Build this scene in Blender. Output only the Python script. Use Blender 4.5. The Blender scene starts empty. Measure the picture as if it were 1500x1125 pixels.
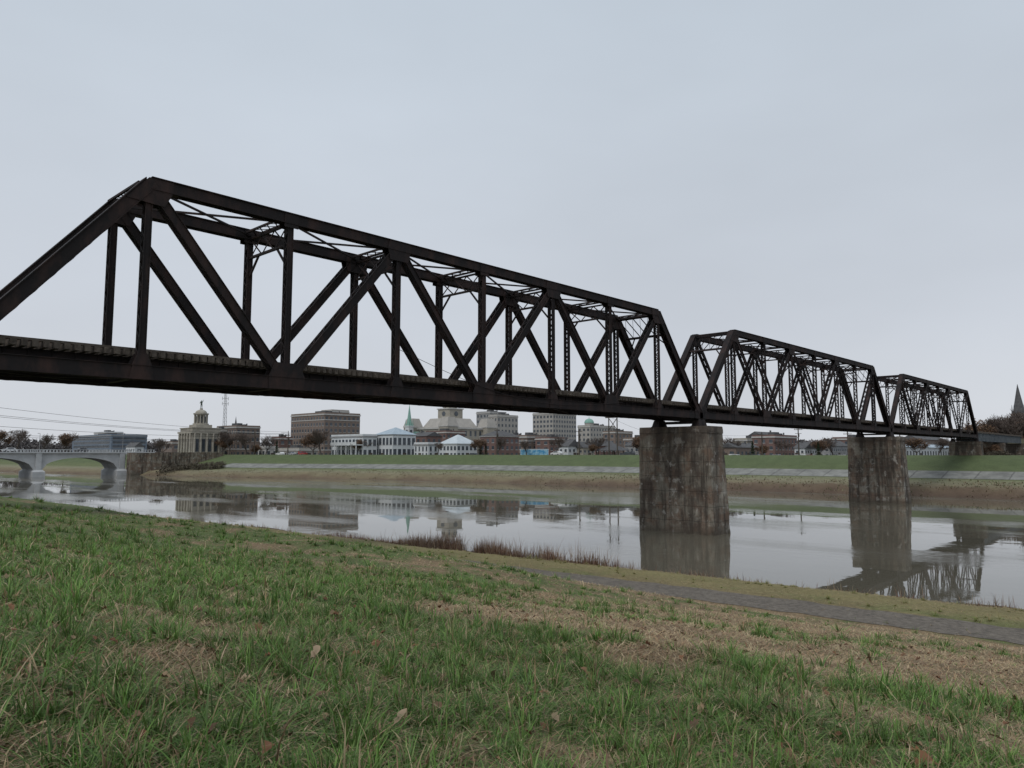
import bpy, math, random
import numpy as np
from mathutils import Vector, Matrix
random.seed(7); rng=np.random.default_rng(11)
R=math.radians
CAMZ=8.1
SA,CA=math.sin(R(43.0)),math.cos(R(43.0))
scene=bpy.context.scene
def RF(X,Y):            # survey frame (right, forward) -> world (x along bridge, y along river)
    return (X*SA+Y*CA, -X*CA+Y*SA)
# ------------------------------------------------------------------ materials
def mk(name,c1,c2=None,scale=3.0,rough=0.85,bump=0.0,detail=6,stretch=(1,1,1),metal=0.0,lo=0.35,hi=0.65,bscale=None,spec=0.3):
    m=bpy.data.materials.new(name); m.use_nodes=True
    nt=m.node_tree; b=nt.nodes['Principled BSDF']
    b.inputs['Roughness'].default_value=rough; b.inputs['Metallic'].default_value=metal
    b.inputs['Specular IOR Level'].default_value=spec
    if c2 is None: c2=tuple(x*0.8 for x in c1)
    tc=nt.nodes.new('ShaderNodeTexCoord'); mp=nt.nodes.new('ShaderNodeMapping')
    mp.inputs['Scale'].default_value=stretch
    nt.links.new(tc.outputs['Object'],mp.inputs['Vector'])
    n=nt.nodes.new('ShaderNodeTexNoise'); n.inputs['Scale'].default_value=scale; n.inputs['Detail'].default_value=detail; n.inputs['Roughness'].default_value=.65
    nt.links.new(mp.outputs[0],n.inputs['Vector'])
    r=nt.nodes.new('ShaderNodeValToRGB')
    r.color_ramp.elements[0].position=lo; r.color_ramp.elements[1].position=hi
    r.color_ramp.elements[0].color=(*c1,1); r.color_ramp.elements[1].color=(*c2,1)
    nt.links.new(n.outputs['Fac'],r.inputs[0]); nt.links.new(r.outputs[0],b.inputs['Base Color'])
    if bump>0:
        n2=nt.nodes.new('ShaderNodeTexNoise'); n2.inputs['Scale'].default_value=bscale or scale*4; n2.inputs['Detail'].default_value=5
        nt.links.new(tc.outputs['Object'],n2.inputs['Vector'])
        bp=nt.nodes.new('ShaderNodeBump'); bp.inputs['Strength'].default_value=bump; bp.inputs['Distance'].default_value=0.05
        nt.links.new(n2.outputs['Fac'],bp.inputs['Height']); nt.links.new(bp.outputs[0],b.inputs['Normal'])
    return m
def attr_mat(name,rough=.9,nscale=None,trans=0.0,spec=.2,bump=0,amp=.5):
    m=bpy.data.materials.new(name); m.use_nodes=True
    nt=m.node_tree; b=nt.nodes['Principled BSDF']; b.inputs['Roughness'].default_value=rough; b.inputs['Specular IOR Level'].default_value=spec
    a=nt.nodes.new('ShaderNodeAttribute'); a.attribute_name='Col'
    out=a.outputs['Color']
    if nscale:
        tc=nt.nodes.new('ShaderNodeTexCoord')
        prev=out
        for sc,am in nscale:
            n=nt.nodes.new('ShaderNodeTexNoise'); n.inputs['Scale'].default_value=sc; n.inputs['Detail'].default_value=8; n.inputs['Roughness'].default_value=.7
            nt.links.new(tc.outputs['Object'],n.inputs['Vector'])
            mr=nt.nodes.new('ShaderNodeMapRange'); mr.inputs[1].default_value=.3; mr.inputs[2].default_value=.7
            mr.inputs[3].default_value=1-am; mr.inputs[4].default_value=1+am
            nt.links.new(n.outputs['Fac'],mr.inputs[0])
            mx=nt.nodes.new('ShaderNodeVectorMath'); mx.operation='SCALE'
            nt.links.new(prev,mx.inputs[0]); nt.links.new(mr.outputs[0],mx.inputs['Scale']); prev=mx.outputs[0]
            if bump:
                bp=nt.nodes.new('ShaderNodeBump'); bp.inputs['Strength'].default_value=bump; bp.inputs['Distance'].default_value=.05
                nt.links.new(n.outputs['Fac'],bp.inputs['Height']); nt.links.new(bp.outputs[0],b.inputs['Normal'])
        out=prev
    nt.links.new(out,b.inputs['Base Color'])
    if trans>0:
        t=nt.nodes.new('ShaderNodeBsdfTranslucent'); nt.links.new(out,t.inputs['Color'])
        ms=nt.nodes.new('ShaderNodeMixShader'); ms.inputs[0].default_value=trans
        nt.links.new(b.outputs[0],ms.inputs[1]); nt.links.new(t.outputs[0],ms.inputs[2])
        nt.links.new(ms.outputs[0],nt.nodes['Material Output'].inputs['Surface'])
    return m
M={}
M['steel']=mk('weathered_steel',(.014,.0115,.012),(.062,.034,.028),scale=1.0,rough=.78,bump=.3,stretch=(1,1,.4),lo=.45,hi=.84,detail=14,spec=.25)
M['steel2']=mk('dark_steel',(.012,.010,.011),(.034,.022,.019),scale=1.5,rough=.8,bump=.2,lo=.4,hi=.75)
M['tie']=mk('timber_tie',(.055,.045,.038),(.13,.11,.09),scale=3,rough=.95,bump=.4)
M['rail']=mk('rail_steel',(.06,.035,.025),(.10,.06,.04),scale=4,rough=.6,metal=.5)
# ------------------------------------------------------------------ mesh builder
class MB:
    def __init__(s): s.v=[]; s.f=[]; s.m=[]
    def add(s,vs,fs,mi=0):
        o=len(s.v); s.v+= [tuple(p) for p in vs]
        for f in fs: s.f.append(tuple(o+i for i in f)); s.m.append(mi)
    def box(s,x0,x1,y0,y1,z0,z1,mi=0):
        s.add([(x0,y0,z0),(x1,y0,z0),(x1,y1,z0),(x0,y1,z0),(x0,y0,z1),(x1,y0,z1),(x1,y1,z1),(x0,y1,z1)],
              [(0,3,2,1),(4,5,6,7),(0,1,5,4),(1,2,6,5),(2,3,7,6),(3,0,4,7)],mi)
    def taper(s,x0,x1,y0,y1,z0,z1,ix,iy,mi=0):
        s.add([(x0,y0,z0),(x1,y0,z0),(x1,y1,z0),(x0,y1,z0),(x0+ix,y0+iy,z1),(x1-ix,y0+iy,z1),(x1-ix,y1-iy,z1),(x0+ix,y1-iy,z1)],
              [(0,3,2,1),(4,5,6,7),(0,1,5,4),(1,2,6,5),(2,3,7,6),(3,0,4,7)],mi)
    def beam(s,p0,p1,a,b,ref=(0,0,1),mi=0):
        p0=Vector(p0);p1=Vector(p1);d=(p1-p0)
        if d.length<1e-6:return
        d.normalize(); u=Vector(ref); u=u-d*u.dot(d)
        if u.length<1e-4: u=Vector((1,0,0))-d*d.x
        u.normalize(); v=d.cross(u); u=u*a/2; v=v*b/2
        s.add([p0-u-v,p0+u-v,p0+u+v,p0-u+v,p1-u-v,p1+u-v,p1+u+v,p1-u+v],
              [(0,1,2,3),(4,7,6,5),(0,4,5,1),(1,5,6,2),(2,6,7,3),(3,7,4,0)],mi)
    def cyl(s,p0,p1,r0,r1,n=8,mi=0,caps=True):
        p0=Vector(p0);p1=Vector(p1);d=(p1-p0).normalized()
        u=Vector((0,0,1)).cross(d)
        if u.length<1e-3:u=Vector((1,0,0))
        u.normalize();v=d.cross(u)
        vs=[];fs=[]
        for p,r in((p0,r0),(p1,r1)):
            for i in range(n):
                t=2*math.pi*i/n; vs.append(p+u*(r*math.cos(t))+v*(r*math.sin(t)))
        for i in range(n):
            j=(i+1)%n; fs.append((i,j,n+j,n+i))
        if caps: fs.append(tuple(range(n-1,-1,-1))); fs.append(tuple(range(n,2*n)))
        s.add(vs,fs,mi)
    def dome(s,cx,cy,z,r,h,n=16,k=6,mi=0):
        vs=[];fs=[]
        for j in range(k):
            t=j/k*math.pi/2
            for i in range(n):
                a=2*math.pi*i/n; vs.append((cx+r*math.cos(t)*math.cos(a),cy+r*math.cos(t)*math.sin(a),z+h*math.sin(t)))
        vs.append((cx,cy,z+h))
        for j in range(k-1):
            for i in range(n):
                i2=(i+1)%n; fs.append((j*n+i,j*n+i2,(j+1)*n+i2,(j+1)*n+i))
        for i in range(n): fs.append(((k-1)*n+i,(k-1)*n+(i+1)%n,k*n))
        s.add(vs,fs,mi)
    def hip(s,x0,x1,y0,y1,z0,z1,ridge=0.0,mi=0,ov=.4):
        x0-=ov;x1+=ov;y0-=ov;y1+=ov
        cx,cy=(x0+x1)/2,(y0+y1)/2
        if x1-x0>y1-y0: a=(x1-x0-(y1-y0))/2*1.0+ridge; pts=[(cx-a,cy,z1),(cx+a,cy,z1)]; fs=[(0,1,5,4),(1,2,5),(2,3,4,5),(3,0,4),(0,3,2,1)]
        else:
            a=(y1-y0-(x1-x0))/2+ridge; pts=[(cx,cy-a,z1),(cx,cy+a,z1)]; fs=[(0,1,4),(1,2,5,4),(2,3,5),(3,0,4,5),(0,3,2,1)]
        s.add([(x0,y0,z0),(x1,y0,z0),(x1,y1,z0),(x0,y1,z0)]+pts,fs,mi)
    def gable(s,x0,x1,y0,y1,z0,z1,axis='x',mi=0,ov=.4):
        x0-=ov;x1+=ov;y0-=ov;y1+=ov
        cx,cy=(x0+x1)/2,(y0+y1)/2
        if axis=='x': pts=[(x0,cy,z1),(x1,cy,z1)]; fs=[(0,1,5,4),(1,2,5),(2,3,4,5),(3,0,4),(0,3,2,1)]
        else: pts=[(cx,y0,z1),(cx,y1,z1)]; fs=[(0,1,4),(1,2,5,4),(2,3,5),(3,0,4,5),(0,3,2,1)]
        s.add([(x0,y0,z0),(x1,y0,z0),(x1,y1,z0),(x0,y1,z0)]+pts,fs,mi)
    def obj(s,name,mats,parent=None,bevel=0,smooth=False):
        me=bpy.data.meshes.new(name); me.from_pydata(s.v,[],s.f); 
        for m in mats: me.materials.append(m)
        me.polygons.foreach_set('material_index',s.m)
        if smooth: me.polygons.foreach_set('use_smooth',[True]*len(s.f))
        me.update(); o=bpy.data.objects.new(name,me); scene.collection.objects.link(o)
        if parent: o.parent=parent
        return o
def empty(name,loc=(0,0,0),rz=0):
    e=bpy.data.objects.new(name,None); e.location=loc; e.rotation_euler=(0,0,rz); e.empty_display_size=.5
    scene.collection.objects.link(e); return e
# ------------------------------------------------------------------ terrain
def sstep(a,b,x): t=np.clip((x-a)/(b-a),0,1); return t*t*(3-2*t)
_tab=np.random.default_rng(5).random((256,256))
def vn(x,y,sd=0):
    x=np.asarray(x,float)+sd*17.3; y=np.asarray(y,float)+sd*7.7
    ix=np.floor(x).astype(int); iy=np.floor(y).astype(int); fx=x-ix; fy=y-iy
    fx=fx*fx*(3-2*fx); fy=fy*fy*(3-2*fy)
    g=lambda i,j:_tab[i&255,j&255]
    return (g(ix,iy)*(1-fx)+g(ix+1,iy)*fx)*(1-fy)+(g(ix,iy+1)*(1-fx)+g(ix+1,iy+1)*fx)*fy
def fbm(x,y,sd=0): return (vn(x,y,sd)+.5*vn(x*2.1,y*2.1,sd+1)+.25*vn(x*4.3,y*4.3,sd+2))/1.75
def shift(q,w):
    sn=np.interp(w,[-400,7,30,60,74,106,145,170,400],[6,3.4,1,-1,-2,-4,-11,-18,-60])
    sf=np.interp(w,[-2000,0,34,154,182,223,264,310,400,2500],[5,5,4,-5,-7,-18,-37,-44,-60,-200])
    wn=sstep(8,40,q); wf=sstep(60,150,q)
    return sn*wn*(1-wf)+sf*wf
PQ=[-6000,-8,0,6,15,25,29,32,43,50,147,155,159,174,180,193,197,206,240,9000]
PZ=[7.4,7.4,7.25,6.32,4.62,2.34,2.27,2.0,0,-2,-2,0,1.7,2.9,4.3,7.75,7.8,6.5,6.3,6.3]
def zq(q,w):
    z=np.interp(q,PQ,PZ)
    s=q+shift(q,w)
    z=z+.42*sstep(8,17,q)*(1-sstep(18,25,q))*sstep(10,22,w)*(1-sstep(62,85,w))
    near=sstep(-30,-5,q)*(1-sstep(34,42,q))*(1-sstep(22,25,q)*(1-sstep(29,31,q)))
    z=z+near*(.24*(fbm(s/5,w/5,3)-.5)+.15*(fbm(s/1.6,w/1.6,4)-.5))
    edge=(sstep(36,42,q)*(1-sstep(48,52,q))+sstep(150,154,q)*(1-sstep(160,172,q)))
    z=z+edge*(1.0*(fbm(s/4,w/4,6)-.5))
    return z
def q_of(s,w):
    q=np.array(s,float)
    for _ in range(25): q=s-shift(q,w)
    return q
def zsw(s,w): return zq(q_of(s,w),w)
def z1(x,y): return float(zsw(np.array([x]),np.array([y]))[0])
def q1(x,y): return float(q_of(np.array([x]),np.array([y]))[0])
qs=np.unique(np.concatenate([[-6000,-2000,-600,-200,-80,-40,-20],np.arange(-12,46,.4),[8,6,0,15,25,29,32,43],np.arange(46,54,1.),[60,75,90,110,130,140,147],np.arange(150,176,1.),[174,180,186,193,197,201,206,220,240,270,320,400,600,1000,2000,4000,9000]]))
ws=np.unique(np.concatenate([[-6000,-2500,-1000,-500,-300,-200],np.arange(-150,-30,5.),np.arange(-30,62,.5),np.arange(62,170,1.5),np.arange(170,420,5.),[450,500,600,800,1200,2000,4000,8000]]))
Q,W=np.meshgrid(qs,ws,indexing='ij'); S=Q+shift(Q,W); Z=zq(Q,W)
nq,nw=Q.shape
co=np.stack([S,W,Z],-1).reshape(-1,3)
idx=np.arange(nq*nw).reshape(nq,nw)
quads=np.stack([idx[:-1,:-1],idx[1:,:-1],idx[1:,1:],idx[:-1,1:]],-1).reshape(-1,4)
def np_mesh(name,co,loops,starts,totals,col=None,mats=(),smooth=True):
    me=bpy.data.meshes.new(name); me.vertices.add(len(co)); me.vertices.foreach_set('co',co.astype(np.float32).ravel())
    me.loops.add(len(loops)); me.loops.foreach_set('vertex_index',loops.astype(np.int32).ravel())
    me.polygons.add(len(starts)); me.polygons.foreach_set('loop_start',starts.astype(np.int32)); me.polygons.foreach_set('loop_total',totals.astype(np.int32))
    if smooth: me.polygons.foreach_set('use_smooth',np.ones(len(starts),bool))
    for m in mats: me.materials.append(m)
    if col is not None:
        a=me.color_attributes.new('Col','FLOAT_COLOR','POINT')
        c=np.ones((len(co),4),np.float32); c[:,:3]=col; a.data.foreach_set('color',c.ravel())
    me.update(calc_edges=True); me.validate()
    o=bpy.data.objects.new(name,me); scene.collection.objects.link(o); return o
def green_amt(s,w):
    X=s*SA-w*CA
    v=fbm(s/.42,w/.42,9)*.35+fbm(s/1.3,w/1.3,14)*.35+fbm(s/3.6,w/3.6,12)*.30-.010*np.clip(X,-9,9)+.012
    return sstep(.46,.54,v)
qf,wf_,sf_=Q.ravel(),W.ravel(),S.ravel()
def zone(stops,cols,q):
    cols=np.array(cols); return np.stack([np.interp(q,stops,cols[:,i]) for i in range(3)],-1)
jit=(fbm(sf_/3,wf_/3,20)-.5)*np.where(qf<60,2.5,4)
jit=jit+np.where((qf>150)&(qf<175),sstep(60,170,wf_)*3.0,0)
col=zone([-8,20,30,33,38,41,46,60,150,156,158.5,161,166,172,174.5,179,181,193,197,206,240,9000],
 [(.075,.085,.035)]*2+[(.19,.165,.075),(.20,.17,.08),(.15,.12,.06),(.085,.06,.04),(.05,.04,.03),(.05,.045,.03),(.06,.045,.035),(.10,.07,.05),(.125,.092,.062),(.17,.145,.09),(.19,.175,.11),(.16,.165,.09),(.12,.135,.06),(.10,.12,.055),(.085,.11,.048),(.085,.11,.048),(.105,.12,.06),(.10,.10,.07),(.12,.12,.10),(.10,.12,.07)],qf+jit)
g=green_amt(sf_,wf_)[:,None]; nearm=(sstep(-30,-10,qf)*(1-sstep(25,31,qf)))[:,None]
base=np.array([.20,.145,.085])*(1-g)+np.array([.09,.115,.04])*g
col=col*(1-nearm)+base*nearm
M['ground']=attr_mat('soil_and_turf',nscale=[(.35,.18),(6,.35),(45,.35)],bump=.5)
n=len(quads)
np_mesh('ground',co,quads.ravel(),np.arange(n)*4,np.full(n,4),col,[M['ground']])
def ribbon(name,q0,q1_,w0,w1,dw,off,mat,nqq=3):
    wr=np.arange(w0,w1,dw); qr=np.linspace(q0,q1_,nqq); A,B=np.meshgrid(qr,wr,indexing='ij')
    A2=A+ (0.6*(fbm(B/1.1,A*3,30)-.5)*((A==q0)|(A==q1_)) if dw<1 else 0)
    c=np.stack([A2+shift(A2,B),B,np.interp(A2,PQ,PZ)+off],-1).reshape(-1,3)
    ii=np.arange(A.size).reshape(A.shape); f=np.stack([ii[:-1,:-1],ii[1:,:-1],ii[1:,1:],ii[:-1,1:]],-1).reshape(-1,4)
    return np_mesh(name,c,f.ravel(),np.arange(len(f))*4,np.full(len(f),4),None,[mat])
M['asphalt']=mk('old_asphalt',(.075,.064,.054),(.19,.165,.135),scale=5,rough=.95,bump=.8,lo=.32,hi=.70,detail=15)
ribbon('footpath',25.6,27.9,-120,175,.25,.014,M['asphalt'],5)
M['revet']=mk('concrete_revetment',(.14,.14,.13),(.25,.25,.23),scale=.4,rough=.9,bump=.2,stretch=(1,1,1),detail=12)
def add_wave(m,axis,scale,dark,thr=.93):
    nt=m.node_tree; b=nt.nodes['Principled BSDF']; l=b.inputs['Base Color'].links[0]; src=l.from_socket
    tc=nt.nodes.new('ShaderNodeTexCoord'); sep=nt.nodes.new('ShaderNodeSeparateXYZ'); nt.links.new(tc.outputs['Object'],sep.inputs[0])
    ns=nt.nodes.new('ShaderNodeTexNoise'); ns.inputs['Scale'].default_value=.7; nt.links.new(tc.outputs['Object'],ns.inputs['Vector'])
    ma=nt.nodes.new('ShaderNodeMath'); ma.operation='MULTIPLY_ADD'; ma.inputs[1].default_value=.35; nt.links.new(ns.outputs['Fac'],ma.inputs[0]); nt.links.new(sep.outputs[axis],ma.inputs[2])
    mu=nt.nodes.new('ShaderNodeMath'); mu.operation='MULTIPLY'; mu.inputs[1].default_value=scale; nt.links.new(ma.outputs[0],mu.inputs[0])
    fr=nt.nodes.new('ShaderNodeMath'); fr.operation='FRACT'; nt.links.new(mu.outputs[0],fr.inputs[0])
    gt=nt.nodes.new('ShaderNodeMath'); gt.operation='GREATER_THAN'; gt.inputs[1].default_value=thr; nt.links.new(fr.outputs[0],gt.inputs[0])
    mx=nt.nodes.new('ShaderNodeMixRGB'); mx.blend_type='MULTIPLY'; mx.inputs[2].default_value=(dark,dark,dark,1)
    nt.links.new(gt.outputs[0],mx.inputs[0]); nt.links.new(src,mx.inputs[1]); nt.links.new(mx.outputs[0],b.inputs['Base Color'])
add_wave(M['revet'],1,1/6,.6,.95)
ribbon('concrete_revetment',174.0,180.3,-600,285,3.,.06,M['revet'],4)
# ------------------------------------------------------------------ water
def water_mat():
    m=bpy.data.materials.new('river_water'); m.use_nodes=True; nt=m.node_tree; b=nt.nodes['Principled BSDF']
    b.inputs['Base Color'].default_value=(.115,.105,.08,1); b.inputs['IOR'].default_value=1.33
    b.inputs['Specular IOR Level'].default_value=.55
    tc=nt.nodes.new('ShaderNodeTexCoord')
    def noise(sc,st,det,rz=0):
        mp=nt.nodes.new('ShaderNodeMapping'); mp.inputs['Scale'].default_value=st; mp.inputs['Rotation'].default_value=(0,0,rz)
        nt.links.new(tc.outputs['Object'],mp.inputs[0]); n=nt.nodes.new('ShaderNodeTexNoise'); n.inputs['Scale'].default_value=sc; n.inputs['Detail'].default_value=det
        nt.links.new(mp.outputs[0],n.inputs['Vector']); return n
    n1=noise(.9,(1,.8,1),3); n2=noise(.14,(1,.6,1),2); patch=noise(.05,(1.6,.4,1),6)
    mr=nt.nodes.new('ShaderNodeMapRange'); mr.inputs[1].default_value=.48; mr.inputs[2].default_value=.61; mr.inputs[3].default_value=.010; mr.inputs[4].default_value=.19
    nt.links.new(patch.outputs['Fac'],mr.inputs[0])
    b1=nt.nodes.new('ShaderNodeBump'); b1.inputs['Distance'].default_value=.12; nt.links.new(mr.outputs[0],b1.inputs['Strength']); nt.links.new(n1.outputs['Fac'],b1.inputs['Height'])
    b2=nt.nodes.new('ShaderNodeBump'); b2.inputs['Distance'].default_value=.12; b2.inputs['Strength'].default_value=.11; nt.links.new(n2.outputs['Fac'],b2.inputs['Height'])
    nt.links.new(b2.outputs[0],b1.inputs['Normal']); nt.links.new(b1.outputs[0],b.inputs['Normal'])
    mr2=nt.nodes.new('ShaderNodeMapRange'); mr2.inputs[1].default_value=.48; mr2.inputs[2].default_value=.63; mr2.inputs[3].default_value=.015; mr2.inputs[4].default_value=.15
    nt.links.new(patch.outputs['Fac'],mr2.inputs[0]); nt.links.new(mr2.outputs[0],b.inputs['Roughness'])
    return m
mb=MB(); mb.add([(-200,-3000,0),(260,-3000,0),(260,4000,0),(-200,4000,0)],[(0,1,2,3)]); mb.obj('river_water',[water_mat()])
# ------------------------------------------------------------------ railroad truss bridge
PL=8.0; X0=6.34; YN=38.8; YF=43.6; ZB=CAMZ+3.65; ZT=CAMZ+14.1
bridge=empty('railroad_truss_bridge')
def laced(mb,p0,p1,depth,width,fl=.09,step=.55,cover=False,lace=(1,1)):
    p0=Vector(p0);p1=Vector(p1);d=p1-p0;L=d.length;d.normalize();y=Vector((0,1,0));n=d.cross(y).normalized()
    for sg in(-1,1):
        o=y*(sg*width/2); mb.beam(p0+o,p1+o,.035,depth,y)
        for sn in(-1,1):
            o2=y*(sg*(width/2+fl/2))+n*(sn*(depth/2-.012)); mb.beam(p0+o2,p1+o2,fl,.03,y)
    for k,sn in enumerate((-1,1)):
        if cover and sn==1:
            o=n*(depth/2+.018); mb.beam(p0+o,p1+o,width+.22,.03,y); continue
        if not lace[k]: continue
        N=max(2,int(L/step)); o=n*(sn*(depth/2+.012))
        for i in range(N):
            a=p0+d*(L*i/N)+y*((1 if i%2 else -1)*width/2)+o; b=p0+d*(L*(i+1)/N)+y*((-1 if i%2 else 1)*width/2)+o
            mb.beam(a,b,.075,.02,n.cross(b-a))
        for t in(.02,.98):
            c=p0+d*(L*t)+o; mb.beam(c-d*.45,c+d*.45,width,.022,y)
def plate(mb,x,y,z,pts,th=.03):
    n=len(pts); vs=[(x+a,y-th/2,z+b) for a,b in pts]+[(x+a,y+th/2,z+b) for a,b in pts]
    fs=[tuple(range(n)),tuple(range(2*n-1,n-1,-1))]+[(i,i+n,(i+1)%n+n,(i+1)%n) for i in range(n)]
    mb.add(vs,fs)
def span(x0,idx):
    mb=MB(); zt=ZT-.35; zb=ZB+.4
    cw=.46
    for y in(YN,YF):
        X=lambda k:x0+k*PL
        laced(mb,(X(1)+.05,y,zt),(X(7)-.05,y,zt),.62,cw,cover=True,step=.6)
        laced(mb,(X(0)+.1,y,zb),(X(1)+.02,y,zt+.02),.62,cw,cover=True)
        laced(mb,(X(7)-.02,y,zt+.02),(X(8)-.1,y,zb),.62,cw,cover=True)
        laced(mb,(X(0),y,zb),(X(8),y,zb),.72,cw,step=.7)
        for k in range(1,8):
            if k%2: laced(mb,(X(k),y,zb),(X(k),y,zt-.2),.34,cw-.1,fl=.07,step=.42)
            else:   laced(mb,(X(k),y,zb+.3),(X(k),y,zt-.3),.34,cw-.1,fl=.07,step=.42)
        for k in(1,3,5):
            h=.5 if k==1 else .42
            laced(mb,(X(k),y,zt),(X(k+1),y,zb),h,cw-.06,step=.5)
            laced(mb,(X(k+1),y,zb),(X(k+2),y,zt),.5 if k<5 else .44,cw-.06,step=.5)
        for sg in(-1,1):
            yy=y+sg*(cw/2+.045)
            for k in(3,5):
                w=.95; plate(mb,X(k),yy,zt,[(-w,-.25),(-.75,-1.0),(.75,-1.0),(w,-.25),(w-.1,.26),(-w+.1,.26)])
            plate(mb,X(1),yy,zt,[(-1.12,-1.0),(.75,-1.1),(1.15,-.3),(1.15,.27),(-.08,.27)])
            plate(mb,X(7),yy,zt,[(1.12,-1.0),(.08,.27),(-1.15,.27),(-1.15,-.3),(-.75,-1.1)])
            for k in(1,3,5,7):
                plate(mb,X(k),yy,zb,[(-.6,-.37),(.6,-.37),(.45,.45),(.22,.95),(-.22,.95),(-.45,.45)])
            for k in(2,4,6):
                plate(mb,X(k),yy,zb,[(-1.15,-.38),(1.15,-.38),(1.15,.35),(.8,1.15),(-.8,1.15),(-1.15,.35)])
                plate(mb,X(k),yy,zt,[(-.45,-.55),(.45,-.55),(.45,.25),(-.45,.25)])
            plate(mb,X(0),yy,zb,[(-.3,-.5),(1.3,-.37),(1.3,.35),(.9,1.0),(.3,.9),(-.3,.2)])
            plate(mb,X(8),yy,zb,[(.3,-.5),(.3,.2),(-.3,.9),(-.9,1.0),(-1.3,.35),(-1.3,-.37)])
    ys0,ys1=YN+cw/2,YF-cw/2; yw=ys1-ys0
    for k in range(1,8):
        x=x0+k*PL; z=zt-.12
        for dx in(-.36,.36):
            mb.beam((x+dx,ys0,z+.2),(x+dx,ys1,z+.2),.12,.12)
        N=5
        for i in range(N):
            a=ys0+yw*i/N;b=ys0+yw*(i+1)/N
            mb.beam((x-.36,a,z+.2),(x+.36,b,z+.2),.02,.08); mb.beam((x+.36,a,z+.22),(x-.36,b,z+.22),.02,.08)
        if k in(1,7): continue
        zl=z-1.35
        mb.beam((x,ys0,z-.15),(x,ys1,z-.15),.12,.14); mb.beam((x,ys0,zl),(x,ys1,zl),.14,.16)
        N=3
        for i in range(N):
            a=ys0+yw*i/N;b=ys0+yw*(i+1)/N
            mb.beam((x+.02,a,z-.15),(x+.02,b,zl),.09,.03); mb.beam((x-.02,a,zl),(x-.02,b,z-.15),.09,.03)
        mb.beam((x,ys0,zl-1.2),(x,ys0+1.1,zl),.11,.11); mb.beam((x,ys1,zl-1.2),(x,ys1-1.1,zl),.11,.11)
    for k in range(1,7):
        xa,xb=x0+k*PL,x0+(k+1)*PL
        mb.beam((xa,ys0,zt-.05),(xb,ys1,zt-.05),.11,.10); mb.beam((xa,ys1,zt-.10),(xb,ys0,zt-.10),.11,.10)
    for ka,kb in((0,1),(8,7)):
        A=Vector((x0+ka*PL,0,zb));B=Vector((x0+kb*PL,0,zt)); 
        P=lambda t,y:(A.lerp(B,t)+Vector((0,y,0)))
        for t in(.985,.80): mb.beam(P(t,ys0),P(t,ys1),.22,.12,B-A)
        N=5
        for i in range(N):
            a=ys0+yw*i/N;b=ys0+yw*(i+1)/N
            mb.beam(P(.985,a),P(.80,b),.09,.03); mb.beam(P(.80,a),P(.985,b),.09,.035)
        mb.beam(P(.70,ys0),P(.80,ys0+1.0),.1,.1); mb.beam(P(.70,ys1),P(.80,ys1-1.0),.1,.1)
    mb.obj('truss_span_%d'%idx,[M['steel']],bridge)
    fl=MB()
    for k in range(0,9):
        x=x0+k*PL+(.15 if k==0 else -.15 if k==8 else 0)
        fl.beam((x,ys0,ZB+.65),(x,ys1,ZB+.65),1.0,.03)
        for dz in(.15,1.15): fl.beam((x,ys0,ZB+dz),(x,ys1,ZB+dz),.03,.32)
    yc=(YN+YF)/2
    for dy in(-1.0,1.0):
        fl.beam((x0,yc+dy,ZB+.85),(x0+8*PL,yc+dy,ZB+.85),.03,.8,(0,1,0))
        for dz in(.46,1.25): fl.beam((x0,yc+dy,ZB+dz),(x0+8*PL,yc+dy,ZB+dz),.3,.03,(0,1,0))
        for i in range(0,64): 
            fl.beam((x0+i*1.0+.5,yc+dy,ZB+.47),(x0+i*1.0+.5,yc+dy,ZB+1.24),.16,.05,(0,1,0))
    for k in range(8):
        xa,xb=x0+k*PL,x0+(k+1)*PL
        fl.beam((xa,ys0,ZB+.1),(xb,ys1,ZB+.1),.12,.02,(0,1,0)); fl.beam((xa,ys1,ZB+.07),(xb,ys0,ZB+.07),.12,.02,(0,1,0))
    fl.obj('floor_system_%d'%idx,[M['steel2']],bridge)
    br=MB()
    for k in(0,8):
        x=x0+k*PL+(.35 if k==0 else -.35)
        for y in(YN,YF):
            br.taper(x-.5,x+.5,y-.45,y+.45,ZB-.72,ZB-.05,.22,.15); br.box(x-.6,x+.6,y-.5,y+.5,ZB-.8,ZB-.72)
        br.beam((x,YN,ZB-.35),(x,YF,ZB-.35),.25,.2)
    br.obj('bearings_%d'%idx,[M['steel2']],bridge)
XE=X0+252
def deck(x0,x1):
    t=MB(); yc=(YN+YF)/2; x=x0
    while x<x1:
        j=random.uniform(-.06,.06); t.box(x,x+.22,yc-1.85+j,yc+1.85+j,ZB+1.30,ZB+1.60); x+=.44
    for sy in(-1,1): 
        t.box(x0,x1,yc+sy*1.5-.09,yc+sy*1.5+.09,ZB+1.602,ZB+1.72)
    t.obj('timber_ties',[M['tie']],bridge)
    r=MB()
    for dy in(-.72,.72):
        for a,b,zz,zz2 in((-.07,.07,1.603,1.625),(-.012,.012,1.625,1.74),(-.036,.036,1.74,1.78)): r.box(x0,x1,yc+dy+a,yc+dy+b,ZB+zz,ZB+zz2)
    r.obj('rails',[M['rail']],bridge)
for i in range(3): span(X0+i*64,i+1)
M['girder']=mk('painted_girder',(.075,.09,.105),(.13,.145,.155),scale=1,rough=.8)
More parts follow.
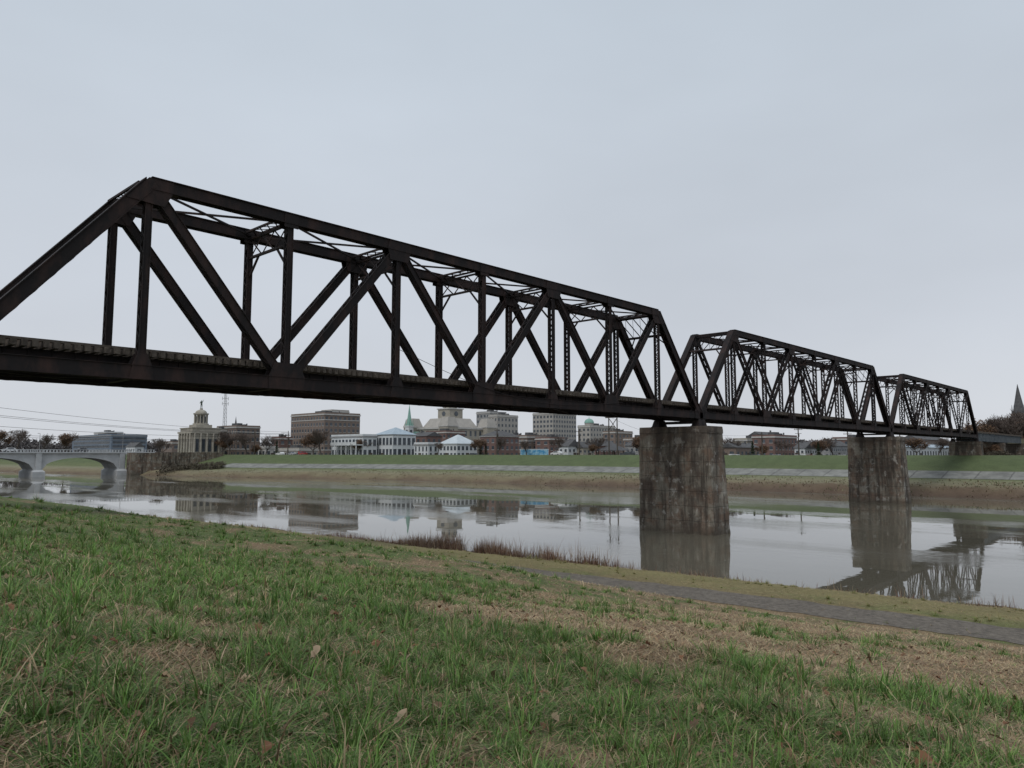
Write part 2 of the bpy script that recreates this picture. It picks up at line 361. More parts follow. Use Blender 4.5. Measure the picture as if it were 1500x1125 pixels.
for (a,b,nm) in((X0+192.3,XE,'approach_girder_far'),(X0-26,X0-.3,'approach_girder_near')):
    gm=MB(); yc=(YN+YF)/2
    for dy in(-1.7,1.7):
        gm.box(a,b,yc+dy-.02,yc+dy+.02,ZB-.6,ZB+1.25); gm.box(a,b,yc+dy-.2,yc+dy+.2,ZB+1.22,ZB+1.26); gm.box(a,b,yc+dy-.2,yc+dy+.2,ZB-.63,ZB-.6)
        x=a
        while x<b: gm.box(x,x+.05,yc+dy-.17,yc+dy+.17,ZB-.59,ZB+1.2); x+=1.5
    gm.obj(nm,[M['girder']],bridge)
deck(X0-26,XE)
cb=MB(); prev=None
for i in range(25):
    t=i/24; x=X0+3*PL+t*3.2*PL; z=ZB+3.2-2.2*t+ -1.6*math.sin(math.pi*t)*(1) ; p=(x,YN-.32,z)
    if prev: cb.cyl(prev,p,.018,.018,4)
    prev=p
cb.obj('hanging_cable',[M['steel2']],bridge)
# piers
def pier_mat():
    m=mk('old_pier_concrete',(.125,.108,.085),(.28,.255,.21),scale=.6,rough=.95,bump=.6,stretch=(1,1,.5),detail=15,lo=.36,hi=.66,bscale=3)
    nt=m.node_tree; b=nt.nodes['Principled BSDF']; src=b.inputs['Base Color'].links[0].from_socket
    tc=nt.nodes.new('ShaderNodeTexCoord')
    def layer(src,scale,st,lo,hi,c,fac):
        mp=nt.nodes.new('ShaderNodeMapping'); mp.inputs['Scale'].default_value=st; nt.links.new(tc.outputs['Object'],mp.inputs[0])
        n=nt.nodes.new('ShaderNodeTexNoise'); n.inputs['Scale'].default_value=scale; n.inputs['Detail'].default_value=12; n.inputs['Roughness'].default_value=.68
        nt.links.new(mp.outputs[0],n.inputs['Vector']); mr=nt.nodes.new('ShaderNodeMapRange'); mr.inputs[1].default_value=lo; mr.inputs[2].default_value=hi; mr.inputs[3].default_value=0; mr.inputs[4].default_value=fac
        nt.links.new(n.outputs['Fac'],mr.inputs[0]); mx=nt.nodes.new('ShaderNodeMixRGB'); mx.inputs[2].default_value=(*c,1)
        nt.links.new(mr.outputs[0],mx.inputs[0]); nt.links.new(src,mx.inputs[1]); return mx.outputs[0]
    o=layer(src,.6,(1,1,1.4),.45,.58,(.14,.085,.058),.7)
    o=layer(o,.45,(1,1,.35),.49,.58,(.05,.04,.034),.75)
    o=layer(o,1.2,(1,1,.07),.47,.60,(.042,.034,.028),.85)
    o=layer(o,3.0,(1,1,.6),.57,.66,(.045,.036,.028),.7)
    o=layer(o,1.1,(1,1,.8),.57,.64,(.40,.385,.35),.55)
    sep=nt.nodes.new('ShaderNodeSeparateXYZ'); nt.links.new(tc.outputs['Object'],sep.inputs[0])
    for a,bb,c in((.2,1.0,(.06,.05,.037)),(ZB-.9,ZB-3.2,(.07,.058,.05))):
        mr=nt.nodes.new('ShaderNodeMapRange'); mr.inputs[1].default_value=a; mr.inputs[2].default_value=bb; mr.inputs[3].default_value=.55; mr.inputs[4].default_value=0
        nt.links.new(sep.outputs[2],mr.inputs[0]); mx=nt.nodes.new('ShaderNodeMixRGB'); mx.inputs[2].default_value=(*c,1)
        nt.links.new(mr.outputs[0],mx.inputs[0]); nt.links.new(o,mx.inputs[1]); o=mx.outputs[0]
    nt.links.new(o,b.inputs['Base Color'])
    return m
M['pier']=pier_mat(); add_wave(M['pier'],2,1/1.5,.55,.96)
def pier(xc,name='bridge_pier',zlow=-3,th=3.2,y0=37.0,y1=45.2):
    zt=ZB-.8; vs=[];fs=[]
    nx,ny,nz=7,17,34
    def ring(z,grow,er):
        pts=[]
        xa,xb,ya,yb=xc-th/2-grow*.3,xc+th/2+grow*.5,y0-grow,y1+grow*.25
        def line(p,q,n):
            for i in range(n): t=i/n; pts.append((p[0]+(q[0]-p[0])*t,p[1]+(q[1]-p[1])*t))
        c=.16
        line((xa+c,ya),(xb-c,ya),nx); line((xb-c,ya),(xb,ya+c),1); line((xb,ya+c),(xb,yb-c),ny); line((xb,yb-c),(xb-c,yb),1); line((xb-c,yb),(xa+c,yb),nx); line((xa+c,yb),(xa,yb-c),1); line((xa,yb-c),(xa,ya+c),ny); line((xa,ya+c),(xa+c,ya),1)
        cx,cy=(xa+xb)/2,(ya+yb)/2; out=[]
        for (x,y) in pts:
            e=er*(float(fbm((x+y)/.9+xc,z/.7,40))-.45)
            k=Vector((x-cx,(y-cy)*th/(yb-ya))).normalized(); out.append((x+k.x*e,y+k.y*e,z))
        return out
    levels=[]
    for i in range(nz+1):
        z=zlow+(zt-.75-zlow)*i/nz; levels.append((z,.5*(1-max(0,z)/(zt)),.16))
    levels+=[(zt-.74,.10,.14),(zt-.4,.10,.2),(zt-.04,.08,.22),(zt,.02,.15)]
    for z,gw,er in levels: vs+=ring(z,gw,er)
    m2=len(vs)//len(levels)
    for l in range(len(levels)-1):
        for i in range(m2):
            j=(i+1)%m2; fs.append((l*m2+i,l*m2+j,(l+1)*m2+j,(l+1)*m2+i))
    fs.append(tuple((len(levels)-1)*m2+i for i in range(m2)))
    mb=MB(); mb.add(vs,fs); return mb.obj(name,[M['pier']])
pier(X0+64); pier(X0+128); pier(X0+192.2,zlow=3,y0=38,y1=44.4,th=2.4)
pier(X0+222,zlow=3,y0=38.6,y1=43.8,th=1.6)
M['turfbank']=mk('embankment_turf',(.055,.05,.035),(.085,.085,.05),scale=.6,detail=10,bump=.5)
ab=MB(); ab.box(X0-3,X0+1.5,36.5,46,3,ZB-.8); ab.box(X0-3,X0-1.2,36.5,46,ZB-.8,ZB+.6); ab.obj('bridge_abutment',[M['pier']])
ab=MB(); ab.taper(X0-40,X0-3,28,54,5,ZB-.6,3,8.5); ab.obj('rail_embankment',[M['turfbank']])
ab=MB(); ab.box(XE-1,XE+4,38,44.5,4,ZB-.65); ab.obj('bridge_abutment',[M['pier']])
ab=MB(); ab.taper(XE+2,XE+300,28,54,5,ZB+.9,6,10.5); ab.obj('rail_embankment',[M['turfbank']])
# ------------------------------------------------------------------ building kit
G0=6.1
M['glass']=mk('window_glass',(.045,.055,.065),(.09,.10,.115),scale=.4,rough=.25,spec=.5,detail=1)
M['brick_brown']=mk('brown_brick',(.16,.125,.105),(.21,.165,.14),scale=.6,detail=8)  # building colours from here on lightened and muted to paint in distance haze
M['brick_red']=mk('red_brick',(.135,.085,.075),(.18,.115,.10),scale=.6,detail=8)
M['tan']=mk('tan_stone',(.27,.25,.21),(.36,.335,.285),scale=.5,detail=8)
M['white']=mk('white_panel',(.50,.52,.53),(.60,.62,.63),scale=.3)
M['trim']=mk('light_trim',(.38,.37,.35),(.48,.47,.45),scale=1)
M['beige']=mk('beige_masonry',(.31,.295,.27),(.38,.36,.33),scale=.5)
M['grey']=mk('grey_masonry',(.22,.22,.22),(.30,.30,.30),scale=.5)
M['bluegrey']=mk('bluegrey_panel',(.13,.165,.21),(.18,.215,.26),scale=.2)
M['roofdark']=mk('dark_roof',(.07,.07,.075),(.11,.11,.11),scale=1)
M['roofpale']=mk('pale_metal_roof',(.28,.35,.41),(.36,.43,.48),scale=.5,rough=.5)
M['roofwhite']=mk('glass_roof',(.42,.47,.50),(.52,.57,.60),scale=.5,rough=.4)
M['copper']=mk('copper_patina',(.18,.33,.28),(.24,.40,.34),scale=1)
M['door']=mk('door_paint',(.06,.05,.045),(.09,.07,.06),scale=1)
M['concrete']=mk('light_concrete',(.36,.37,.375),(.47,.48,.485),scale=.3,detail=8,bump=.1)
def windows(gl,tr,x0,x1,y0,y1,zb,H,floors,bay,wf=.5,hf=.55,ribbonw=False,top=.8):
    fh=(H-top)/floors
    for face in range(4):
        L=(x1-x0) if face in(0,2) else (y1-y0); nb=max(1,int(round(L/bay)))
        for f in range(floors):
            za=zb+f*fh+fh*(1-hf)/2; zz=za+fh*hf
            segs=[(L*.04,L*.96)] if ribbonw else [((i+.5-wf/2)*L/nb,(i+.5+wf/2)*L/nb) for i in range(nb)]
            for a,b in segs:
                for (A,B,mbb,ez,p) in((za,zz,gl,0,.03),(za-.18,za-.002,tr,.1,.09)):
                    a2,b2=a-ez,b+ez
                    if face==0: mbb.box(x0+a2,x0+b2,y0-p,y0+.02,A,B)
                    elif face==2: mbb.box(x0+a2,x0+b2,y1-.02,y1+p,A,B)
                    elif face==1: mbb.box(x1-.02,x1+p,y0+a2,y0+b2,A,B)
                    else: mbb.box(x0-p,x0+.02,y0+a2,y0+b2,A,B)
def behind(tb,Y,qmin=207):
    k=1.0
    while q1(*RF(tb*Y*k,Y*k))<qmin and k<1.8: k+=.02
    return k
def bld(name,tb,Y,L,Rr,H,floors,wall,bay=3.2,roof='flat',roofmat='roofdark',rh=3,trim='trim',wf=.45,hf=.5,ribbonw=False,extra=True,band=None):
    a,b=tb-L/Y,tb+Rr/Y
    k=behind(tb,Y); Y*=k; H=(H-2)*k+2; rh*=k
    x,y=RF(tb*Y,Y); sy=Y*(tb-a)/(CA+a*SA); sx=Y*(b-tb)/(SA-b*CA)
    e=empty(name,(x,y,G0)); w=MB(); gl=MB(); tr=MB(); rf=MB(); dr=MB()
    w.box(0,sx,0,sy,-.5,H)
    windows(gl,tr,0,sx,0,sy,.3,H,floors,bay,wf,hf,ribbonw)
    if roof=='flat':
        tr.box(-.25,sx+.25,-.25,sy+.25,H-.45,H+.12); rf.box(.3,sx-.3,.3,sy-.3,H+.1,H+.2)
        w.box(-.05,sx+.05,-.05,.25,H+.12,H+.8); w.box(-.05,.25,.25,sy+.05,H+.12,H+.8); w.box(sx-.25,sx+.05,.25,sy+.05,H+.12,H+.8); w.box(.25,sx-.25,sy-.25,sy+.05,H+.12,H+.8)
        if extra:
            rf.box(sx*.3,sx*.5,sy*.3,sy*.6,H+.2,H+2.0); rf.box(sx*.65,sx*.75,sy*.4,sy*.55,H+.2,H+1.6); rf.cyl((sx*.6,sy*.2,H+.2),(sx*.6,sy*.2,H+1.8),.3,.3)
    elif roof=='hip': tr.box(-.3,sx+.3,-.3,sy+.3,H-.3,H); rf.hip(0,sx,0,sy,H+.003,H+rh)
    elif roof=='gx': rf.gable(0,sx,0,sy,H+.003,H+rh,'x'); rf.box(sx*.7,sx*.7+.6,sy*.4,sy*.4+.6,H,H+rh+.8)
    elif roof=='gy': rf.gable(0,sx,0,sy,H+.003,H+rh,'y'); rf.box(sx*.4,sx*.4+.6,sy*.7,sy*.7+.6,H,H+rh+.8)
    if band:
        for z in band: tr.box(-.12,sx+.12,-.12,sy+.12,z,z+.35)
    dr.box(sx*.45,sx*.45+1.6,-.12,.02,0,2.4); dr.box(-.12,.02,sy*.5,sy*.5+1.6,0,2.4)
    w.obj('walls',[M[wall]],e); gl.obj('windows',[M['glass']],e); tr.obj('trim',[M[trim]],e); rf.obj('roof',[M[roofmat]],e); dr.obj('doors',[M['door']],e)
    return e,sx,sy,k,H
bld('glass_office_building',-.537,480,25,23,14,5,'bluegrey',ribbonw=True,hf=.55,trim='grey')
bld('white_office_building',-.545,510,8,12,16.5,5,'white',ribbonw=True)
bld('government_office_building',-.370,345,9,11,14.5,4,'brick_brown',bay=2.6,band=[4,12])
bld('government_office_annex',-.392,335,4,6,12.5,3,'tan',bay=2.6)
bld('brick_hotel',-.252,335,15,16,20,7,'brick_brown',bay=2.3,wf=.5,hf=.5,band=[3.6,17.2])
bld('hotel_penthouse_block',-.242,352,5,8,22.2,7,'beige',bay=2.3,extra=False)
bld('brick_warehouse',-.312,335,3.5,6,9,3,'brick_red')
e,sx,sy,k,H=bld('white_riverfront_building',-.200,262,11,5,8.3,2,'white',bay=2.6,wf=.62,hf=.6,extra=False,trim='grey')
cl=MB()
for i in range(6): cl.box(-3.2,-2.9,i*3.4,i*3.4+.3,-1,5.4)
cl.box(-3.4,-.3,-.3,17.6,5.4,5.8); cl.box(-3.4,-3.3,-.3,17.6,5.8,6.7); cl.obj('terrace',[M['white']],e)
bld('white_riverfront_building',-.160,258,6,8,8.8,2,'white',bay=2.4,wf=.66,hf=.62,roof='hip',roofmat='roofpale',rh=2.6,extra=False,trim='grey')
bld('white_colonnade_building',-.112,262,5,5,5.4,2,'white',bay=2.2,wf=.4,hf=.7,extra=False,trim='grey')
bld('glass_roof_pavilion',-.074,258,6,7,5.6,2,'white',bay=2.0,wf=.6,hf=.62,roof='hip',roofmat='roofwhite',rh=3.2,trim='white')
bld('brick_store',-.115,335,7,7,10,3,'brick_red',roof='gy',rh=2)
bld('brick_store',-.088,360,10,9,12.5,4,'brick_red')
bld('red_brick_building',-.022,290,6,9,9.0,3,'brick_red',roof='hip',rh=2.2,bay=2.6)
bld('county_office_tower',-.030,450,8,10,27,8,'grey',bay=2.6,wf=.55)
bld('county_office_tower',-.02,430,5,12,24,7,'beige',bay=2.8)
bld('bank_tower',.055,480,13,15,28,9,'beige',bay=2.8,wf=.6,hf=.55,ribbonw=False)
e,sx,sy,k,H=bld('domed_bank_building',.105,420,7,14,17.5,6,'beige',bay=2.8)
d=MB(); d.cyl((3,3,H),(3,3,H+2),2.6,2.6,12); d.dome(3,3,H+2,2.8,2.6,mi=1); d.cyl((3,3,H+4.5),(3,3,H+6.0),.2,.05,6,1); d.obj('green_dome',[M['beige'],M['copper']],e)
bld('brick_apartment_building',.138,380,6,9,13,4,'brick_brown')
bld('brick_commercial_building',.02,325,6,9,9.5,3,'brick_brown',band=[7.5])
bld('brick_commercial_building',.050,320,6,8,8.5,3,'brick_red')
bld('grey_commercial_building',.002,345,4,7,10,3,'grey')
bld('white_gabled_house',.075,255,3.2,4,4.6,2,'white',roof='gy',rh=2.4,bay=2)
bld('tan_house',.095,262,3.2,4,4.2,2,'tan',roof='gx',rh=2.2,bay=2)
bld('brick_row_house',.118,275,4.5,6,5,2,'brick_red',roof='gx',rh=2,bay=2.2)
bld('grey_house',.170,270,5,5,5,2,'grey',roof='gy',rh=2,bay=2.2)
bld('brick_commercial_building',.165,330,5,9,8.5,3,'brick_brown')
bld('tan_commercial_building',.205,300,6,9,7,2,'tan')
bld('brick_commercial_building',.25,310,8,10,8.5,3,'brick_red')
bld('dark_low_building',.30,255,6,8,4.2,1,'brick_brown',roof='gx',rh=1.6)
bld('tan_commercial_building',.315,320,6,10,8,3,'tan')
bld('brick_commercial_building',.352,300,9,9,9,3,'brick_red',roof='flat')
bld('brick_store',.335,330,6,9,10,3,'brick_brown',roof='gx',rh=2)
bld('white_house',.392,255,3.5,4,4,2,'white',roof='gy',rh=2.2,bay=2)
bld('grey_house',.425,275,6,7,5,2,'grey',roof='gx',rh=2,bay=2)
bld('brick_store',.455,320,8,10,8.5,3,'brick_red')
bld('white_warehouse',.50,262,9,24,4.6,1,'white',bay=4,roof='gx',rh=1.4,roofmat='roofpale')
bld('brick_store',.545,330,8,12,8.5,2,'brick_brown',roof='gx',rh=2)
bld('tan_commercial_building',.63,300,8,10,7,2,'tan')
bld('white_house',-.505,420,5,5,6,2,'white',roof='gy',rh=2.5)
bld('brick_store',-.455,400,6,8,8,2,'brick_brown')
bld('tan_commercial_building',-.33,300,3,5,4.5,1,'trim')
bld('low_white_building',-.285,280,9,7,3.6,1,'beige',bay=3)
# monument
def monument():
    Y=335; x,y=RF(-.418*Y,Y); e=empty('soldiers_monument_hall',(x,y,G0))
    w=MB(); g=MB(); d=MB()
    hw=6.6
    w.box(-hw,hw,-hw,hw,-1,11); w.box(-hw-.4,hw+.4,-hw-.4,hw+.4,-1,1.5); w.box(-hw-.6,hw+.6,-hw-.6,hw+.6,11,11.8); w.box(-hw+.3,hw-.3,-hw+.3,hw-.3,11.8,13.2); w.box(-hw+.0,hw-.0,-hw+.0,hw-.0,13.2,13.6)
    for i in range(5):
        t=-hw+1+i*(2*hw-2)/4
        for sgn in(-1,1):
            w.cyl((t,sgn*(hw+.35),1.5),(t,sgn*(hw+.35),11),.5,.42,10); w.cyl((sgn*(hw+.35),t,1.5),(sgn*(hw+.35),t,11),.5,.42,10)
    for i in range(4):
        t=-hw+1+(i+.5)*(2*hw-2)/4
        for sgn in(-1,1):
            g.box(t-.7,t+.7,sgn*hw-.04,sgn*hw+.04,3,8.6); g.box(sgn*hw-.04,sgn*hw+.04,t-.7,t+.7,3,8.6)
    w.box(-3.6,3.6,-3.6,3.6,13.6,15); w.cyl((0,0,15),(0,0,15.6),3.4,3.4,24)
    w.cyl((0,0,15.6),(0,0,19.6),1.9,1.9,20)
    for i in range(12):
        a=i*math.pi/6; w.cyl((2.7*math.cos(a),2.7*math.sin(a),15.6),(2.7*math.cos(a),2.7*math.sin(a),19.6),.26,.22,8)
        g.box(1.95*math.cos(a+.26)-.2,1.95*math.cos(a+.26)+.2,1.95*math.sin(a+.26)-.2,1.95*math.sin(a+.26)+.2,16,18.8)
    w.cyl((0,0,19.6),(0,0,20.2),3.2,3.3,24); d.dome(0,0,20.2,2.5,1.7); d.cyl((0,0,21.7),(0,0,22.5),.7,.6,12)
    w.obj('stone_walls',[M['tan']],e); g.obj('windows',[M['glass']],e); d.obj('dome',[M['tan']],e)
    V=[(0,0,1.5),(0,0,1.9),(0,0,2.3),(0,0,2.55),(0,0,2.85),(.18,0,1.4),(.24,.1,.75),(.26,.05,.02),(.30,.25,0),(-.18,0,1.4),(-.22,-.05,.75),(-.25,0,.02),(-.25,.22,0),
       (.33,0,2.32),(.55,.05,2.6),(.6,.1,3.1),(-.33,0,2.32),(-.5,.08,1.9),(-.4,.3,1.7)]
    E=[(0,1),(1,2),(2,3),(3,4),(0,5),(5,6),(6,7),(7,8),(0,9),(9,10),(10,11),(11,12),(2,13),(13,14),(14,15),(2,16),(16,17),(17,18)]
    rad=[.26,.24,.28,.1,.17,.16,.12,.08,.07,.16,.12,.08,.07,.12,.09,.06,.12,.09,.06]
    me=bpy.data.meshes.new('statue'); me.from_pydata(V,E,[]); o=bpy.data.objects.new('bronze_statue',me); scene.collection.objects.link(o)
    md=o.modifiers.new('skin','SKIN')
    for i,r in enumerate(rad): me.skin_vertices[0].data[i].radius=(r,r)
    me.skin_vertices[0].data[0].use_root=True
    o.modifiers.new('sub','SUBSURF').levels=1
    me.materials.append(mk('bronze',(.05,.07,.055),(.08,.10,.08),scale=2)); o.parent=e; o.location=(0,0,22.4); o.scale=(1.3,1.3,1.3)
monument()
def courthouse():
    x,y=RF(-.083*410,410); e=empty('courthouse',(x,y,G0)); w=MB(); g=MB(); r=MB(); t=MB(); e.scale=(1.2,1.2,1.12)
    w.box(-12,12,-12,12,-1,14); windows(g,t,-12,12,-12,12,.5,14,3,3,.42,.6)
    t.box(-12.4,12.4,-12.4,12.4,13.6,14.4)
    for a,b in((-12,-12),(12,-12),(-12,12),(12,12)):
        w.box(a-3,a+3,b-3,b+3,-1,15); r.taper(a-3.2,a+3.2,b-3.2,b+3.2,15,19,1.2,1.2); t.box(a-3.2,a+3.2,b-3.2,b+3.2,14.5,15)
    r.taper(-9,9,-9,9,14.4,19,2.5,2.5)
    w.box(-4,4,-4,4,14.4,23.5); t.box(-4.4,4.4,-4.4,4.4,23.5,24)
    for a in(-1,1):
        g.cyl((0,a*4.0,21.3),(0,a*4.06,21.3),1.2,1.2,16); g.cyl((a*4.0,0,21.3),(a*4.06,0,21.3),1.2,1.2,16)
    w.cyl((0,0,24),(0,0,26.5),3.2,3,12); 
    for i in range(8):
        an=i*math.pi/4; g.box(3.1*math.cos(an)-.3,3.1*math.cos(an)+.3,3.1*math.sin(an)-.3,3.1*math.sin(an)+.3,24.4,26)
    r.dome(0,0,26.5,3.2,2.6); r.cyl((0,0,29),(0,0,32),.12,.05,6)
    w.obj('walls',[M['tan']],e); g.obj('windows',[M['glass']],e); r.obj('mansard_roof',[M['beige']],e); t.obj('trim',[M['trim']],e)
courthouse()
def church(name,tb,Y,H,wall,spire,w0=3.0,hall=14):
    x,y=RF(tb*Y,Y); e=empty(name,(x,y,G0)); w=MB(); g=MB(); r=MB()
    w.box(-w0,w0,-w0,w0,-1,H*.58); w.box(-w0-.25,w0+.25,-w0-.25,w0+.25,H*.58,H*.6)
    for z in(.25,.42):
        for s in(-1,1): g.box(-.8,.8,s*w0-.05,s*w0+.05,H*z,H*(z+.1)); g.box(s*w0-.05,s*w0+.05,-.8,.8,H*z,H*(z+.1))
    r.cyl((0,0,H*.6),(0,0,H*.64),w0*.95,w0*.9,8); r.cyl((0,0,H*.64),(0,0,H),w0*.85,.05,8)
    for a in(-1,1):
        for b in(-1,1): r.cyl((a*w0*.85,b*w0*.85,H*.6),(a*w0*.85,b*w0*.85,H*.72),.35,.03,6)
    w.box(w0,w0+hall,-w0*1.6,w0*1.6,-1,9); r.gable(w0,w0+hall,-w0*1.6,w0*1.6,9.003,14,'x')
    for i in range(4): 
        for s in(-1,1): g.box(w0+1.5+i*3.2,w0+2.6+i*3.2,s*w0*1.6-.05,s*w0*1.6+.05,3,7.5)
    w.obj('walls',[M[wall]],e); g.obj('windows',[M['glass']],e); r.obj('spire_and_roof',[M[spire]],e)
church('white_steeple_church',-.138,400,28.5,'white','copper',1.6)
church('brick_church',.682,330,33,'brick_brown','roofdark',2.6)
church('small_steeple_church',-.371,480,26,'grey','roofdark',1.5)
def mast():
    x,y=RF(-.386*430,430); m=MB(); H=37; b=1.6
    P=lambda i,z:Vector((math.cos(i*2.094)*b*(1-z/H*.55),math.sin(i*2.094)*b*(1-z/H*.55),z))
    for i in range(3): m.cyl(P(i,0),P(i,H),.13,.09,4)
    n=16
    for k in range(n):
        for i in range(3):
            m.cyl(P(i,k*H/n),P((i+1)%3,(k+1)*H/n),.06,.06,3); m.cyl(P(i,k*H/n),P((i+1)%3,k*H/n),.06,.06,3)
    for z in(31,34): m.cyl((-1.8,0,z),(1.8,0,z),.1,.1,4); m.cyl((-1.8,0,z-1),(-1.8,0,z+1),.12,.12,4); m.cyl((1.8,0,z-1),(1.8,0,z+1),.12,.12,4)
    m.cyl((0,0,H),(0,0,H+4),.06,.03,4)
    o=m.obj('radio_mast',[M['grey']]); o.location=(x,y,G0)
mast()
def pavilion():
    x,y=RF(.135*240,240); e=empty('park_pavilion',(x,y,G0+.3)); p=MB(); r=MB()
    for a in(0,3,6,8.8):
        for b in(0,5.6): p.box(a,a+.25,b,b+.25,-1,2.8)
    r.hip(0,9,0,5.9,2.8,4.6,ov=.9); p.obj('posts',[M['door']],e); r.obj('roof',[M['roofdark']],e)
pavilion()
M['mural']=mk('blue_mural_paint',(.04,.22,.42),(.30,.50,.60),scale=.8,rough=.6,lo=.4,hi=.6)
def mural():
    k=behind(.03,232,203); x,y=RF(.03*232*k,232*k); e=empty('mural_wall',(x,y,G0+1.0)); a=MB(); b=MB()
    a.box(-5,5,0,.3,-1,2.6); a.box(-5.1,5.1,-.05,.35,2.6,2.75)
    b.box(-4.9,4.9,-.05,-.005,.1,2.5)
    a.obj('wall',[M['white']],e); b.obj('painted_panel',[M['mural']],e)
    e.rotation_euler=(0,0,R(-47))
mural()
M['pole']=mk('wood_pole',(.05,.042,.036),(.085,.072,.06),scale=2)
def pole(tb,Y,H,name='utility_pole',frame=False):
    k=behind(tb,Y,196); Y*=k; H*=k
    x,y=RF(tb*Y,Y); z=z1(x,y); m=MB()
    m.cyl((0,0,-1),(0,0,H),.24,.17,8); m.beam((0,-1.3,H-.8),(0,1.3,H-.8),.16,.16)
    for t in(-1.1,-.4,.4,1.1): m.cyl((0,t,H-.7),(0,t,H-.45),.05,.05,6)
    if frame:
        m.cyl((0,-3.2,-1),(0,-3.2,H),.24,.17,8); m.beam((0,-4.6,H-1.0),(0,1.3,H-1.0),.26,.26); m.beam((0,-3.2,H-5),(0,0,H-1.2),.16,.16); m.beam((0,0,H-5),(0,-3.2,H-1.2),.16,.16); m.beam((0,-3.2,H-5),(0,0,H-5),.16,.16)
    else:
        m.beam((0,-1,H-2),(0,1,H-2),.12,.12); m.cyl((.3,0,H-3),(.3,0,H-2.1),.22,.22,8)
    o=m.obj(name,[M['pole']]); o.location=(x,y,z); return Vector((x,y,z+H-.5))
h1=pole(.130,225,12.5,name='transmission_h_frame',frame=True)
tops=[pole(tb,Y,H) for tb,Y,H in((.384,230,10),(.335,235,8.5),(.45,240,9),(.52,240,9.5),(.205,235,8),(.26,240,9),(-.02,240,8.5),(.09,240,8.5),(-.30,280,8),(-.345,290,9),(.60,235,10),(.66,240,10))]
def wire(m,a,b,sag,r=.035,n=22):
    a=Vector(a);b=Vector(b);pr=None
    for i in range(n+1):
        t=i/n; p=a.lerp(b,t); p.z-=sag*4*t*(1-t)
        if pr is not None: m.cyl(pr,p,r,r,3,caps=False)
        pr=p
wm=MB(); px,py=RF(-150,150)
ex,ey=RF(-.30*340,340)
for i,(dz,db) in enumerate(((15.5,0),(13.2,-2),(12.4,1),(9.5,-1),(7,-3),(6.2,0))):
    wire(wm,(px+db,py,CAMZ+dz),(ex+db,ey,CAMZ+5+dz*.32),2.2,.05)
wire(wm,tops[8],tops[9],.5,.03); wire(wm,h1,tops[4],1,.03); wire(wm,tops[4],tops[5],.8,.03); wire(wm,tops[5],tops[1],.8,.03)
wm.obj('power_lines',[M['steel2']])
for px2,py2,zt2,hh in((px,py,CAMZ+16.5,0),(ex,ey,CAMZ+10.5,1)):
    tp=MB(); zb2=max(0,z1(px2,py2))-1
    tp.cyl((px2,py2,zb2),(px2,py2,zt2),.22,.14,8); tp.beam((px2-3.5,py2,zt2-1),(px2+1,py2,zt2-1),.15,.15); tp.beam((px2-3.5,py2,zt2-4 if not hh else zt2-2),(px2+1,py2,zt2-4 if not hh else zt2-2),.15,.15)
    tp.obj('transmission_pole',[M['pole']])
# ------------------------------------------------------------------ arched road bridge upstream
def road_bridge():
    e=empty('arched_road_bridge'); c=MB(); yb0,yb1=306,320
    xs=[-60+28*i for i in range(7)]
    zt=CAMZ+.25; 
    for i in range(6):
        a,b=xs[i]+1.4,xs[i+1]-1.4; n=18; zs=2.6; zc=zt-1.6
        low=[];
        for k in range(n+1):
            t=k/n; low.append((a+(b-a)*t, zs+(zc-zs)*math.sqrt(max(0,1-(2*t-1)**2))))
        for k in range(n):
            (xa,za),(xb,zb)=low[k],low[k+1]
            c.add([(xa,yb0,za),(xb,yb0,zb),(xb,yb0,zt),(xa,yb0,zt),(xa,yb1,za),(xb,yb1,zb),(xb,yb1,zt),(xa,yb1,zt)],[(0,1,2,3),(7,6,5,4),(0,4,5,1)])
    for x in xs:
        c.box(x-1.4,x+1.4,yb0-.02,yb1+.02,-2,zt); c.box(x-2.0,x+2.0,yb0-1.6,yb1+1.6,-2,1.7); c.taper(x-2,x+2,yb0-1.6,yb1+1.6,1.7,2.4,.6,.9); c.box(x-.9,x+.9,yb0-.7,yb0-.02,2,zt)
    c.box(-95,xs[-1]+12,yb0-.8,yb1+.8,zt,zt+.45)
    for y in(yb0-.7,yb1+.4):
        c.box(-95,xs[-1]+12,y,y+.3,zt+1.25,zt+1.4)
        x=-95
        while x<xs[-1]+12: c.box(x,x+.25,y+.02,y+.28,zt+.45,zt+1.25); x+=1.1
    c.obj('concrete_arches',[M['concrete']],e)
    a=MB(); a.box(xs[-1]+1.5,xs[-1]+16,yb0-5,yb0-.9,-1,zt+.2); a.box(xs[-1]+12,xs[-1]+40,yb0-.8,yb1+.8,-1,zt+.4); a.obj('stone_abutment',[M['pier']],e)
    l=MB()
    for x in range(-60,110,28):
        l.cyl((x,yb0-.4,zt+.4),(x,yb0-.4,zt+7),.1,.07,6); l.beam((x,yb0-.4,zt+7),(x,yb0+1.6,zt+7.2),.1,.1); l.box(x-.15,x+.15,yb0+1.2,yb0+2,zt+7.05,zt+7.2)
    l.obj('lamp_posts',[M['grey']],e)
road_bridge()
